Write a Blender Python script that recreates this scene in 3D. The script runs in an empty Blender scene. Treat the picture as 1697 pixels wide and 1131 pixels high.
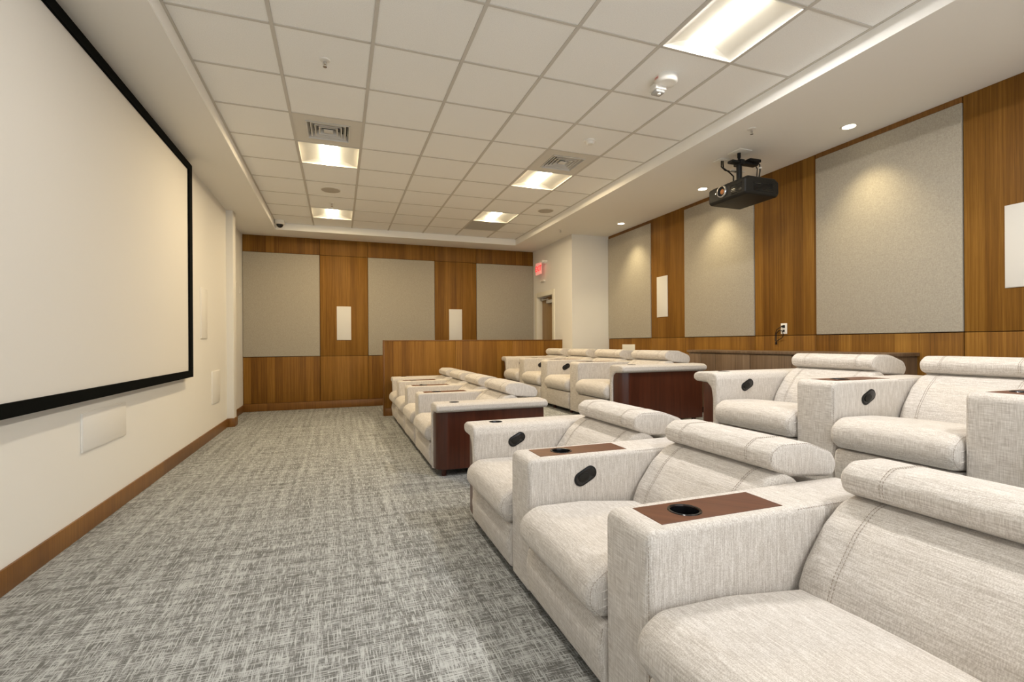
import bpy, bmesh, math, random
from mathutils import Vector, Matrix
random.seed(7)
SC = bpy.context.scene
COL = SC.collection
PI = math.pi

# ------------------------------------------------------------------ camera
CAM_H = 1.158
cam = bpy.data.cameras.new('camera')
cam.sensor_fit = 'HORIZONTAL'
cam.sensor_width = 36.0
cam.lens = 797.28 / 1697.0 * 36.0
cam.shift_y = (568.55 - 565.5) / 1697.0
cam.clip_start = 0.02
camo = bpy.data.objects.new('camera', cam)
COL.objects.link(camo)
camo.matrix_world = (Matrix.Translation((0, 0, CAM_H)) @ Matrix.Rotation(-0.345762, 4, 'Z')
                     @ Matrix.Rotation(PI / 2, 4, 'X') @ Matrix.Rotation(-0.00615, 4, 'Z'))
SC.camera = camo

# ------------------------------------------------------------------ world, exposure
world = bpy.data.worlds.new('world')
SC.world = world
world.use_nodes = True
world.node_tree.nodes['Background'].inputs[0].default_value = (0.93, 0.97, 1.0, 1)   # overcast daylight entering by the added fill window
world.node_tree.nodes['Background'].inputs[1].default_value = 1.9
SC.view_settings.view_transform = 'Standard'
SC.view_settings.look = 'None'
SC.view_settings.gamma = 1.0
SC.view_settings.use_curve_mapping = False
SC.view_settings.exposure = 0.62
SC.cycles.max_bounces = 10
SC.cycles.diffuse_bounces = 6
SC.cycles.glossy_bounces = 4
SC.cycles.caustics_reflective = False
SC.cycles.caustics_refractive = False
SC.cycles.sample_clamp_indirect = 6.0
SC.cycles.use_denoising = True

# portal that guides the daylight sampling at the unseen window added for fill behind the viewer
pl = bpy.data.lights.new('fill_window_portal', 'AREA'); pl.shape = 'RECTANGLE'; pl.size = 5.2; pl.size_y = 2.4
pl.cycles.is_portal = True
po = bpy.data.objects.new('fill_window_portal', pl); COL.objects.link(po)
po.location = (1.6, -2.52, 1.55); po.rotation_euler = (PI / 2, 0, PI)

WARM = (1.0, 0.78, 0.47)
NEUT = (1.0, 0.965, 0.93)
TROFFER_W = 22.0
SPOT_W = 34.0

# ------------------------------------------------------------------ dimensions (metres; camera stands at x=0, y=0)
XL, XR = -1.48, 4.56          # faces of the screen wall and of the panelled right wall
YB, YF = 9.30, -2.40          # face of the far wall, face of the wall behind the camera
ZS, ZT = 3.05, 3.161          # soffit and tile ceiling
TX0, TX1, TY1, TY0 = -0.975, 3.243, 8.76, -1.85   # tray opening
GX = [TX0] + [-0.384 + 0.61 * i for i in range(6)] + [TX1]
GY = [TY0] + [3.334 + 0.61 * j for j in range(-8, 9)] + [TY1]
RZ = 0.29                     # height of the seating platform
RX = 1.98                     # its front edge
YP = 7.92                     # near face of the low partition

# ------------------------------------------------------------------ materials
def nt(name):
    m = bpy.data.materials.new(name)
    m.use_nodes = True
    t = m.node_tree
    b = t.nodes['Principled BSDF']
    return m, t, b

def plain(name, col, rough=0.6, metal=0.0, spec=0.3, bump=0.0, bscale=300.0):
    m, t, b = nt(name)
    b.inputs['Base Color'].default_value = (*col, 1)
    b.inputs['Roughness'].default_value = rough
    b.inputs['Metallic'].default_value = metal
    b.inputs['Specular IOR Level'].default_value = spec
    if bump:
        co = t.nodes.new('ShaderNodeTexCoord')
        n = t.nodes.new('ShaderNodeTexNoise'); n.inputs['Scale'].default_value = bscale
        n.inputs['Detail'].default_value = 2
        t.links.new(co.outputs['Object'], n.inputs['Vector'])
        bp = t.nodes.new('ShaderNodeBump'); bp.inputs['Strength'].default_value = bump
        bp.inputs['Distance'].default_value = 0.002
        t.links.new(n.outputs['Fac'], bp.inputs['Height'])
        t.links.new(bp.outputs['Normal'], b.inputs['Normal'])
    return m

def emit(name, col, s):
    m, t, b = nt(name)
    b.inputs['Base Color'].default_value = (*col, 1)
    b.inputs['Emission Color'].default_value = (*col, 1)
    b.inputs['Emission Strength'].default_value = s
    return m

def streak(t, co, scale, detail=2.0):
    mp = t.nodes.new('ShaderNodeMapping')
    mp.inputs['Scale'].default_value = scale
    t.links.new(co, mp.inputs['Vector'])
    n = t.nodes.new('ShaderNodeTexNoise')
    n.inputs['Scale'].default_value = 1.0
    n.inputs['Detail'].default_value = detail
    n.inputs['Roughness'].default_value = 0.6
    t.links.new(mp.outputs['Vector'], n.inputs['Vector'])
    return n.outputs['Fac']

def math_n(t, op, a, b=None, c=None):
    n = t.nodes.new('ShaderNodeMath'); n.operation = op
    for i, v in enumerate((a, b, c)):
        if v is None: continue
        if isinstance(v, (int, float)): n.inputs[i].default_value = v
        else: t.links.new(v, n.inputs[i])
    return n.outputs[0]

def ramp(t, fac, stops):
    r = t.nodes.new('ShaderNodeValToRGB')
    e = r.color_ramp.elements
    while len(e) < len(stops): e.new(0.5)
    for k, (p, c) in enumerate(stops):
        e[k].position = p; e[k].color = (*c, 1)
    t.links.new(fac, r.inputs['Fac'])
    return r.outputs['Color']

def linen(name, dark, mid, light, fine=340.0, along=15.0, rough=0.9, bump=0.2):
    m, t, b = nt(name)
    co = t.nodes.new('ShaderNodeTexCoord').outputs['Object']
    a = streak(t, co, (fine, fine, along))
    d = streak(t, co, (fine, along, fine))
    e = streak(t, co, (60.0, 60.0, 60.0), 3.0)
    s = math_n(t, 'MULTIPLY_ADD', d, 0.45, math_n(t, 'MULTIPLY', a, 0.45))
    s = math_n(t, 'MULTIPLY_ADD', e, 0.10, s)
    colr = ramp(t, s, [(0.395, dark), (0.5, mid), (0.605, light)])
    t.links.new(colr, b.inputs['Base Color'])
    b.inputs['Roughness'].default_value = rough
    b.inputs['Specular IOR Level'].default_value = 0.15
    b.inputs['Sheen Weight'].default_value = 0.15
    bp = t.nodes.new('ShaderNodeBump'); bp.inputs['Strength'].default_value = bump
    bp.inputs['Distance'].default_value = 0.0015
    t.links.new(s, bp.inputs['Height'])
    t.links.new(bp.outputs['Normal'], b.inputs['Normal'])
    return m

def veneer(name, dark, mid, light, leaf=0.125, rough=0.38, grain=90.0, spec=0.35):
    """wood veneer, vertical grain, laid in leaves"""
    m, t, b = nt(name)
    co = t.nodes.new('ShaderNodeTexCoord').outputs['Object']
    sp = t.nodes.new('ShaderNodeSeparateXYZ'); t.links.new(co, sp.inputs[0])
    h = math_n(t, 'ADD', sp.outputs[0], sp.outputs[1])
    cell = math_n(t, 'FLOOR', math_n(t, 'DIVIDE', h, leaf))
    wn = t.nodes.new('ShaderNodeTexWhiteNoise'); wn.noise_dimensions = '1D'
    t.links.new(cell, wn.inputs['W'])
    cb = t.nodes.new('ShaderNodeCombineXYZ')
    t.links.new(h, cb.inputs[0]); t.links.new(math_n(t, 'MULTIPLY', wn.outputs['Value'], 13.0), cb.inputs[1])
    t.links.new(sp.outputs[2], cb.inputs[2])
    g1 = streak(t, cb.outputs[0], (grain, 1.0, 1.1), 3.0)
    g2 = streak(t, cb.outputs[0], (grain * 4.0, 1.0, 5.0), 2.0)
    g3 = streak(t, cb.outputs[0], (9.0, 1.0, 0.5), 2.0)
    s = math_n(t, 'MULTIPLY', g1, 0.42)
    s = math_n(t, 'MULTIPLY_ADD', g2, 0.22, s)
    s = math_n(t, 'MULTIPLY_ADD', g3, 0.24, s)
    s = math_n(t, 'MULTIPLY_ADD', wn.outputs['Value'], 0.14, s)
    colr = ramp(t, s, [(0.36, dark), (0.52, mid), (0.68, light)])
    t.links.new(colr, b.inputs['Base Color'])
    b.inputs['Roughness'].default_value = rough
    b.inputs['Specular IOR Level'].default_value = spec
    return m

def carpet_mat():
    m, t, b = nt('carpet_crosshatch')
    co = t.nodes.new('ShaderNodeTexCoord').outputs['Object']
    a = streak(t, co, (12.0, 190.0, 1.0), 1.0)
    c = streak(t, co, (190.0, 12.0, 1.0), 1.0)
    a2 = streak(t, co, (30.0, 380.0, 1.0), 1.0)
    c2 = streak(t, co, (380.0, 30.0, 1.0), 1.0)
    pa = streak(t, co, (0.9, 26.0, 1.0), 2.5)
    pb = streak(t, co, (26.0, 0.9, 1.0), 2.5)
    s = math_n(t, 'MAXIMUM', a, c)
    s = math_n(t, 'MULTIPLY_ADD', math_n(t, 'MAXIMUM', a2, c2), 0.35, math_n(t, 'MULTIPLY', s, 0.65))
    s = math_n(t, 'MULTIPLY_ADD', math_n(t, 'SUBTRACT', pa, 0.5), 0.20, s)
    s = math_n(t, 'MULTIPLY_ADD', math_n(t, 'SUBTRACT', pb, 0.5), 0.20, s)
    colr = ramp(t, s, [(0.485, (0.135, 0.136, 0.131)), (0.54, (0.24, 0.243, 0.235)), (0.59, (0.40, 0.413, 0.41)), (0.72, (0.48, 0.497, 0.495))])
    t.links.new(colr, b.inputs['Base Color'])
    b.inputs['Roughness'].default_value = 0.95
    b.inputs['Specular IOR Level'].default_value = 0.08
    bp = t.nodes.new('ShaderNodeBump'); bp.inputs['Strength'].default_value = 0.4
    bp.inputs['Distance'].default_value = 0.002
    t.links.new(s, bp.inputs['Height'])
    t.links.new(bp.outputs['Normal'], b.inputs['Normal'])
    return m

def tile_mat():
    m, t, b = nt('ceiling_tile_white')
    co = t.nodes.new('ShaderNodeTexCoord').outputs['Object']
    n = streak(t, co, (160, 160, 160), 3.0)
    colr = ramp(t, n, [(0.35, (0.84, 0.835, 0.81)), (0.6, (0.90, 0.895, 0.87))])
    t.links.new(colr, b.inputs['Base Color'])
    b.inputs['Roughness'].default_value = 0.95
    b.inputs['Specular IOR Level'].default_value = 0.1
    bp = t.nodes.new('ShaderNodeBump'); bp.inputs['Strength'].default_value = 0.25
    bp.inputs['Distance'].default_value = 0.002
    t.links.new(n, bp.inputs['Height']); t.links.new(bp.outputs['Normal'], b.inputs['Normal'])
    return m

M = dict(
    wall=plain('wall_paint_cream', (0.75, 0.735, 0.695), 0.85, bump=0.08, bscale=220),
    soffit=plain('soffit_paint', (0.82, 0.80, 0.755), 0.9, bump=0.10, bscale=260),
    tray=plain('tray_edge_paint', (0.90, 0.89, 0.86), 0.85),
    tile=tile_mat(),
    grid=plain('grid_metal_greige', (0.58, 0.55, 0.50), 0.55),
    carpet=carpet_mat(),
    wood=veneer('teak_veneer', (0.112, 0.045, 0.006), (0.205, 0.092, 0.0125), (0.315, 0.158, 0.028), rough=0.55, spec=0.2),
    woodtrim=veneer('teak_trim', (0.12, 0.048, 0.009), (0.185, 0.080, 0.015), (0.255, 0.118, 0.027), leaf=0.9),
    joint=plain('panel_joint_dark', (0.05, 0.025, 0.012), 0.8),
    panel=linen('acoustic_fabric', (0.335, 0.302, 0.245), (0.388, 0.352, 0.288), (0.44, 0.402, 0.33), fine=300, along=60, bump=0.2),
    linen=linen('oatmeal_linen', (0.42, 0.382, 0.342), (0.545, 0.508, 0.467), (0.68, 0.648, 0.612)),
    stitch=plain('stitch_thread', (0.36, 0.31, 0.26), 0.8),
    mahog=veneer('mahogany_stain', (0.042, 0.011, 0.005), (0.068, 0.018, 0.008), (0.098, 0.028, 0.013), leaf=5.0, rough=0.28, grain=40, spec=0.5),
    traywood=veneer('tray_walnut', (0.075, 0.025, 0.010), (0.11, 0.038, 0.016), (0.15, 0.055, 0.024), leaf=5.0, rough=0.38, grain=50),
    cred=veneer('walnut_grey', (0.10, 0.062, 0.036), (0.165, 0.108, 0.066), (0.23, 0.16, 0.105), leaf=0.4, grain=60),
    black=plain('black_plastic', (0.008, 0.008, 0.008), 0.5, spec=0.25),
    blackgl=plain('black_gloss', (0.006, 0.006, 0.007), 0.18, spec=0.5),
    velvet=plain('black_velvet_frame', (0.004, 0.0045, 0.004), 0.95, spec=0.05),
    screen=plain('screen_matte_white', (0.67, 0.652, 0.615), 0.9, spec=0.1),
    white=plain('white_plastic', (0.80, 0.78, 0.73), 0.5),
    grille=plain('speaker_grille_white', (0.72, 0.705, 0.67), 0.8, bump=0.3, bscale=900),
    grey=plain('speaker_grille_grey', (0.48, 0.44, 0.38), 0.8, bump=0.3, bscale=900),
    ventdark=plain('duct_dark', (0.05, 0.05, 0.05), 0.8),
    ventmetal=plain('diffuser_metal', (0.66, 0.64, 0.60), 0.5),
    ventpan=plain('diffuser_pan', (0.66, 0.63, 0.57), 0.7),
    returngrey=plain('return_tile_grey', (0.47, 0.46, 0.43), 0.8),
    reflect=plain('troffer_reflector', (0.80, 0.77, 0.70), 0.7),
    lampwarm=emit('lamp_lens_warm', (1.0, 0.90, 0.66), 8.0),
    lampneut=emit('lamp_lens_neutral', (1.0, 0.95, 0.82), 8.0),
    spotlens=emit('downlight_lens', (1.0, 0.90, 0.70), 9.0),
    chrome=plain('chrome', (0.7, 0.7, 0.7), 0.2, metal=1.0),
    steel=plain('closer_steel', (0.46, 0.45, 0.43), 0.45),
    amber=plain('projector_glass', (0.45, 0.17, 0.05), 0.12, spec=0.8),
    charcoal=plain('projector_charcoal', (0.012, 0.011, 0.009), 0.55, spec=0.25, bump=0.1, bscale=500),
    exitred=emit('exit_red', (0.8, 0.02, 0.03), 0.8),
    exitpanel=emit('exit_panel', (1.0, 0.42, 0.36), 0.25),
    door=veneer('door_birch', (0.22, 0.13, 0.05), (0.30, 0.19, 0.08), (0.38, 0.25, 0.11), leaf=0.6),
    frame=plain('door_frame_paint', (0.74, 0.71, 0.61), 0.6),
    lensgrey=plain('strobe_lens_clear', (0.42, 0.42, 0.41), 0.15, spec=0.6),
    ledred=plain('print_red', (0.6, 0.04, 0.03), 0.6),
)

# ------------------------------------------------------------------ mesh helpers
def finish(bm, angle=35.0, smooth=True):
    bmesh.ops.recalc_face_normals(bm, faces=bm.faces[:])
    me = bpy.data.meshes.new('m')
    bm.to_mesh(me); bm.free()
    if smooth:
        me.polygons.foreach_set('use_smooth', [True] * len(me.polygons))
        me.set_sharp_from_angle(angle=math.radians(angle))
    return me

def link(name, me, mat, parent=None, loc=None):
    o = bpy.data.objects.new(name, me)
    COL.objects.link(o)
    if me is not None and mat is not None and not me.materials:
        me.materials.append(mat)
    if me is not None: me.name = name
    if parent is not None: o.parent = parent
    if loc is not None: o.location = loc
    return o

def add_box(bm, x0, x1, y0, y1, z0, z1, r=0.0, seg=2):
    g = bmesh.ops.create_cube(bm, size=1.0)
    vs = g['verts']
    for v in vs:
        v.co = Vector(((x0 + x1) / 2 + v.co.x * (x1 - x0), (y0 + y1) / 2 + v.co.y * (y1 - y0), (z0 + z1) / 2 + v.co.z * (z1 - z0)))
    if r > 0:
        es = list({e for v in vs for e in v.link_edges})
        bmesh.ops.bevel(bm, geom=es, offset=r, segments=seg, profile=0.5, affect='EDGES', clamp_overlap=True)

def box(name, x0, x1, y0, y1, z0, z1, mat, parent=None, r=0.0, seg=2, loc=None):
    bm = bmesh.new(); add_box(bm, x0, x1, y0, y1, z0, z1, r, seg)
    return link(name, finish(bm), mat, parent, loc)

def frame_of(d):
    d = Vector(d).normalized()
    u = d.orthogonal().normalized()
    return u, d.cross(u)

def add_cyl(bm, p0, p1, r0, r1=None, n=20, caps=True):
    if r1 is None: r1 = r0
    p0, p1 = Vector(p0), Vector(p1)
    u, w = frame_of(p1 - p0)
    a = [bm.verts.new(p0 + (u * math.cos(2 * PI * i / n) + w * math.sin(2 * PI * i / n)) * r0) for i in range(n)]
    b = [bm.verts.new(p1 + (u * math.cos(2 * PI * i / n) + w * math.sin(2 * PI * i / n)) * r1) for i in range(n)]
    for i in range(n):
        bm.faces.new((a[i], a[(i + 1) % n], b[(i + 1) % n], b[i]))
    if caps:
        bm.faces.new(a[::-1]); bm.faces.new(b)

def add_lathe(bm, prof, c=(0, 0, 0), n=28, axis='Z'):
    """prof: list of (r, h) open polyline swept about an axis through c; ends with r=0 collapse"""
    rings = []
    for r, h in prof:
        ring = []
        for i in range(n if r > 1e-6 else 1):
            a = 2 * PI * i / n
            p = (r * math.cos(a), r * math.sin(a), h)
            if axis == 'X': p = (h, p[0], p[1])
            if axis == 'Y': p = (p[0], h, p[1])
            ring.append(bm.verts.new(Vector(c) + Vector(p)))
        rings.append(ring)
    for A, B in zip(rings, rings[1:]):
        for i in range(n):
            j = (i + 1) % n
            if len(A) == 1 and len(B) == 1: continue
            if len(A) == 1: bm.faces.new((A[0], B[i], B[j]))
            elif len(B) == 1: bm.faces.new((A[i], A[j], B[0]))
            else: bm.faces.new((A[i], A[j], B[j], B[i]))

def add_tube(bm, pts, r, n=8):
    pts = [Vector(p) for p in pts]
    rings = []
    u = None
    for i, p in enumerate(pts):
        d = (pts[min(i + 1, len(pts) - 1)] - pts[max(i - 1, 0)]).normalized()
        if u is None: u = d.orthogonal().normalized()
        u = (u - d * u.dot(d)).normalized()
        w = d.cross(u)
        rings.append([bm.verts.new(p + (u * math.cos(2 * PI * k / n) + w * math.sin(2 * PI * k / n)) * r) for k in range(n)])
    for A, B in zip(rings, rings[1:]):
        for k in range(n):
            bm.faces.new((A[k], A[(k + 1) % n], B[(k + 1) % n], B[k]))
    bm.faces.new(rings[0][::-1]); bm.faces.new(rings[-1])

def lathe(name, prof, c, mat, parent=None, n=28, axis='Z', loc=None):
    bm = bmesh.new(); add_lathe(bm, prof, c, n, axis)
    return link(name, finish(bm), mat, parent, loc)

def tube(name, pts, r, mat, parent=None, n=8):
    bm = bmesh.new(); add_tube(bm, pts, r, n)
    return link(name, finish(bm), mat, parent)

def round_poly(pts, radii, seg=5):
    """fillet the corners of a closed 2-D polygon"""
    out = []
    n = len(pts)
    for i in range(n):
        p = Vector(pts[i]); a = Vector(pts[i - 1]); b = Vector(pts[(i + 1) % n])
        r = radii[i] if isinstance(radii, (list, tuple)) else radii
        da, db = (a - p), (b - p)
        la, lb = da.length, db.length
        da.normalize(); db.normalize()
        ang = math.acos(max(-1, min(1, da.dot(db))))
        if r <= 0 or ang > PI - 0.03:
            out.append(p); continue
        t = min(r / math.tan(ang / 2), la * 0.48, lb * 0.48)
        rr = t * math.tan(ang / 2)
        c = p + (da + db).normalized() * (rr / math.sin(ang / 2))
        s, e = p + da * t, p + db * t
        a0 = math.atan2(s.y - c.y, s.x - c.x); a1 = math.atan2(e.y - c.y, e.x - c.x)
        d = a1 - a0
        while d > PI: d -= 2 * PI
        while d < -PI: d += 2 * PI
        for k in range(seg + 1):
            q = a0 + d * k / seg
            out.append(Vector((c.x + rr * math.cos(q), c.y + rr * math.sin(q))))
    return out

def resample(poly, step):
    out = []
    n = len(poly)
    for i in range(n):
        a, b = Vector(poly[i]), Vector(poly[(i + 1) % n])
        k = max(1, int((b - a).length / step))
        for j in range(k): out.append(a.lerp(b, j / k))
    return out

def normals2(poly):
    n = len(poly)
    area = sum(poly[i].x * poly[(i + 1) % n].y - poly[(i + 1) % n].x * poly[i].y for i in range(n))
    s = 1 if area > 0 else -1
    res = []
    for i in range(n):
        d = (poly[(i + 1) % n] - poly[i - 1])
        v = Vector((d.y, -d.x)) * s
        res.append(v.normalized() if v.length > 1e-9 else Vector((0, 0)))
    return res

def soft_extrude(poly, a0, a1, r, axis='Y', seg=4, mid=6, deform=None, r1=None, cap_bulge=0.0):
    """extrude a closed profile along an axis; both ends rounded over with radius r. axis Y: (x,z); axis X: (y,z); axis Z: (x,y)"""
    if r1 is None: r1 = r
    nr = normals2(poly)
    sl = []
    for k in range(seg + 1):
        th = PI / 2 * k / seg
        sl.append((a0 + r * (1 - math.sin(th)), r * (1 - math.cos(th))))
    sl = [(a0 + r * (1 - math.cos(PI / 2 * k / seg)), r * (1 - math.sin(PI / 2 * k / seg))) for k in range(seg + 1)]
    for k in range(1, mid):
        sl.append((a0 + r + (a1 - a0 - r - r1) * k / mid, 0))
    sl += [(a1 - r1 * (1 - math.cos(PI / 2 * k / seg)), r1 * (1 - math.sin(PI / 2 * k / seg))) for k in range(seg, -1, -1)]
    bm = bmesh.new()
    rings = []
    def mk(p, a):
        if axis == 'Y': v = Vector((p.x, a, p.y))
        elif axis == 'X': v = Vector((a, p.x, p.y))
        else: v = Vector((p.x, p.y, a))
        if deform: v = deform(v)
        return bm.verts.new(v)
    for a, ins in sl:
        rings.append([mk(p - n * ins, a) for p, n in zip(poly, nr)])
    N = len(poly)
    for A, B in zip(rings, rings[1:]):
        for i in range(N):
            bm.faces.new((A[i], A[(i + 1) % N], B[(i + 1) % N], B[i]))
    for ring, flip, sgn in ((rings[0], True, -1), (rings[-1], False, 1)):
        f = bm.faces.new(ring[::-1] if flip else ring)
        if cap_bulge:
            bmesh.ops.poke(bm, faces=[f])
    return bm

def soft(name, poly, a0, a1, r, mat, parent=None, **k):
    return link(name, finish(soft_extrude(poly, a0, a1, r, **k), angle=50), mat, parent)

def dashes(path, step=0.011, ln=0.0065, w=0.0011, lift=0.0006):
    """stitch dashes along a 3-D path of (point, normal)"""
    bm = bmesh.new()
    acc = 0.0
    for (p, n), (q, m) in zip(path, path[1:]):
        d = q - p
        L = d.length
        if L < 1e-6: continue
        t = d / L
        s = -acc
        while s < L:
            if s >= 0:
                c = p + t * s + n * lift
                e = c + t * ln
                side = t.cross(n).normalized() * w
                vs = [bm.verts.new(x) for x in (c - side, e - side, e + side, c + side)]
                top = [bm.verts.new(x + n * 0.0012) for x in (c - side * .5, e - side * .5, e + side * .5, c + side * .5)]
                bm.faces.new(top)
                for i in range(4): bm.faces.new((vs[i], vs[(i + 1) % 4], top[(i + 1) % 4], top[i]))
            s += step
        acc = (L - (s - step)) if s > 0 else 0
        acc = max(0.0, step - (s - L)) if s > L else 0.0
        acc = acc % step
    return bm

def boolean_cut(me, cutters):
    """difference of a mesh with a list of bmeshes, evaluated to a plain mesh"""
    tmp = bpy.data.objects.new('tmp', me); COL.objects.link(tmp)
    cs = []
    for cb in cutters:
        bmesh.ops.recalc_face_normals(cb, faces=cb.faces[:])
        cm = bpy.data.meshes.new('c'); cb.to_mesh(cm); cb.free()
        co = bpy.data.objects.new('c', cm); COL.objects.link(co); cs.append(co)
        md = tmp.modifiers.new('b', 'BOOLEAN'); md.operation = 'DIFFERENCE'; md.object = co; md.solver = 'EXACT'
    dg = bpy.context.evaluated_depsgraph_get()
    dg.update()
    out = bpy.data.meshes.new_from_object(tmp.evaluated_get(dg))
    for o in [tmp] + cs:
        d = o.data; bpy.data.objects.remove(o); bpy.data.meshes.remove(d)
    out.polygons.foreach_set('use_smooth', [True] * len(out.polygons))
    out.set_sharp_from_angle(angle=math.radians(35))
    return out

def structure(o, label=None):
    o['kind'] = 'structure'
    if label: o['label'] = label
    return o

def tag(o, label, cat, group=None):
    o['label'] = label; o['category'] = cat
    if group: o['group'] = group
    return o

def thing(name, loc, label, cat, group=None):
    o = bpy.data.objects.new(name, None)
    o.empty_display_size = 0.1
    COL.objects.link(o); o.location = loc
    return tag(o, label, cat, group)

def copy_tree(o, parent=None):
    c = o.copy(); COL.objects.link(c); c.parent = parent
    for ch in list(o.children): copy_tree(ch, c)
    return c

def lettering(name, text, size, mat, parent, loc, rot, extrude=.0005, offset=0.0):
    c = bpy.data.curves.new('txt', 'FONT'); c.body = text; c.size = size; c.align_x = 'CENTER'; c.align_y = 'CENTER'
    c.extrude = extrude; c.offset = offset
    tmp = bpy.data.objects.new('txt', c); COL.objects.link(tmp)
    dg = bpy.context.evaluated_depsgraph_get(); dg.update()
    me = bpy.data.meshes.new_from_object(tmp.evaluated_get(dg))
    bpy.data.objects.remove(tmp); bpy.data.curves.remove(c)
    me.materials.clear()
    o = link(name, me, mat, parent, loc); o.rotation_euler = rot
    return o

# ------------------------------------------------------------------ the room shell
structure(box('floor', -1.75, 5.0, YF - .1, 9.6, -0.12, 0.0, M['carpet']), 'grey crosshatched carpet floor')
plat = structure(box('floor_platform', RX, XR + .06, YF, YP, 0.0, RZ, M['carpet'], r=0.008), 'raised carpeted seating platform')

wl = structure(box('wall_left', XL - .2, XL, YF - .1, 7.71, 0, ZS + .3, M['wall']), 'cream painted wall behind the screen')
box('pilaster', XL - .2, -1.395, 7.71, 7.90, 0, ZS + .001, M['wall'], wl, r=0.004)
box('recess_wall', -1.76, -1.545, 7.90, 9.5, 0, ZS + .3, M['wall'], wl)
wb = structure(box('wall_back', -1.76, 5.0, YB + .03, YB + .2, 0, ZS + .3, M['joint']), 'far wall clad in wood and fabric panels')
wr = structure(box('wall_right', XR + .03, XR + .25, YF - .1, 7.54, 0, ZS + .3, M['joint']), 'right wall clad in wood and fabric panels')
WX0, WX1, WZ0, WZ1 = -1.0, 4.2, 0.35, 2.75
wf = structure(box('wall_front', -1.76, 5.0, YF - .2, YF, 0, WZ0, M['wall']), 'painted wall behind the viewer')
box('wall_header', -1.76, 5.0, YF - .2, YF, WZ1, ZS + .3, M['wall'], wf)
box('wall_pier', -1.76, WX0, YF - .2, YF, WZ0, WZ1, M['wall'], wf)
box('wall_pier', WX1, 5.0, YF - .2, YF, WZ0, WZ1, M['wall'], wf)
w1 = structure(box('fill_window_1', WX0, WX1, YF - .14, YF - .06, WZ0, WZ0 + .05, M['white']), 'wide unseen window added behind the viewer for fill daylight')  # added opening, out of view, lets in neutral frontal fill
box('fill_window_frame', WX0, WX1, YF - .14, YF - .06, WZ1 - .05, WZ1, M['white'], w1)
for k in range(5):
    xx = WX0 + (WX1 - WX0 - .05) * k / 4
    box('fill_window_mullion', xx, xx + .05, YF - .14, YF - .06, WZ0 + .05, WZ1 - .05, M['white'], w1)

# vestibule block with the exit door, built around the opening
DY0, DY1, DZ = 8.29, 9.13, 2.12
wv = structure(box('wall_vestibule', 3.83, 5.0, 7.53, DY0 - .0, 0, ZS + .3, M['wall']), 'cream wall block holding the exit door')
box('wall_face', 3.83, 4.05, DY1, YB + .03, 0, ZS + .3, M['wall'], wv)
box('wall_header', 3.83, 4.05, DY0, DY1, DZ, ZS + .3, M['wall'], wv)

# far wall cladding
BX = [-1.543, -0.315, 0.517, 1.76, 2.60, 3.828]
J = 0.003
for i in range(5):
    x0, x1 = BX[i] + J, BX[i + 1] - J
    box('wood_panel', x0, x1, YB, YB + .03, 2.757 + J, ZS - .002, M['wood'], wb, r=0.0015)
    if i < 3 or True:
        box('wood_panel', x0, x1, YB, YB + .03, 0.135, 0.94 - J, M['wood'], wb, r=0.0015)
    if i % 2 == 0:
        box('fabric_panel', x0, x1, YB - .012, YB + .03, 0.94 + J, 2.757 - J, M['panel'], wb, r=0.006, seg=3)
    else:
        box('wood_panel', x0, x1, YB, YB + .03, 0.94 + J, 2.757 - J, M['wood'], wb, r=0.0015)
structure(box('baseboard_back', -1.543, 3.828, YB - .014, YB + .028, 0, 0.132, M['woodtrim'], r=0.003), 'wood baseboard under the far wall panels')

# right wall cladding
RY = [7.527, 6.28, 5.51, 4.31, 3.54, 2.32, 1.55, 0.33, -0.44, -1.66, YF]
for i in range(len(RY) - 1):
    y1, y0 = RY[i] - J, RY[i + 1] + J
    box('wood_panel', XR, XR + .03, y0, y1, RZ + .12, 1.22 - J, M['wood'], wr, r=0.0015)
    if i % 2 == 0:
        box('fabric_panel', XR - .012, XR + .03, y0, y1, 1.22 + J, 3.0, M['panel'], wr, r=0.006, seg=3)
        box('wood_panel', XR - .002, XR + .03, y0, y1, 3.0 + J, ZS - .001, M['woodtrim'], wr)
    else:
        box('wood_panel', XR, XR + .03, y0, y1, 1.22 + J, ZS - .001, M['wood'], wr, r=0.0015)
structure(box('baseboard_right', XR - .012, XR + .028, YF + .01, 7.52, RZ, RZ + .118, M['woodtrim'], r=0.003), 'wood baseboard on the platform')

# left baseboard, around the pilaster
bl = structure(box('baseboard_left', XL, XL + .014, YF, 7.71, 0, 0.12, M['woodtrim'], r=0.003), 'wood baseboard along the screen wall')
box('baseboard_piece', XL, -1.381, 7.696, 7.71, 0, 0.12, M['woodtrim'], bl, r=0.003)
box('baseboard_piece', -1.395, -1.381, 7.71, 7.914, 0, 0.12, M['woodtrim'], bl, r=0.003)
box('baseboard_piece', -1.545, -1.531, 7.914, YB - .016, 0, 0.12, M['woodtrim'], bl, r=0.003)

# low partition between the seats and the exit
pw = structure(box('wall_partition', 0.69, 3.828, YP + .012, YP + .10, 0, 1.205, M['joint']), 'low wood partition behind the seats')
PX = [0.67, 1.842, 2.863, 3.828]
for i in range(3):
    box('wood_panel', PX[i] + (.022 if i == 0 else .002), PX[i + 1] - .002, YP, YP + .012, .125, 1.195, M['wood'], pw, r=0.0015)
    box('wood_panel', PX[i] + (.022 if i == 0 else .002), PX[i + 1] - .002, YP + .10, YP + .112, .0, 1.195, M['wood'], pw, r=0.0015)
box('base_strip', 0.69, RX - .01, YP - .002, YP + .012, 0, .122, M['woodtrim'], pw, r=0.002)
box('end_post', 0.668, 0.691, YP - .004, YP + .116, 0, 1.205, M['woodtrim'], pw, r=0.003)
box('cap_rail', 0.668, 3.828, YP - .004, YP + .116, 1.197, 1.212, M['woodtrim'], pw, r=0.003)

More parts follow.
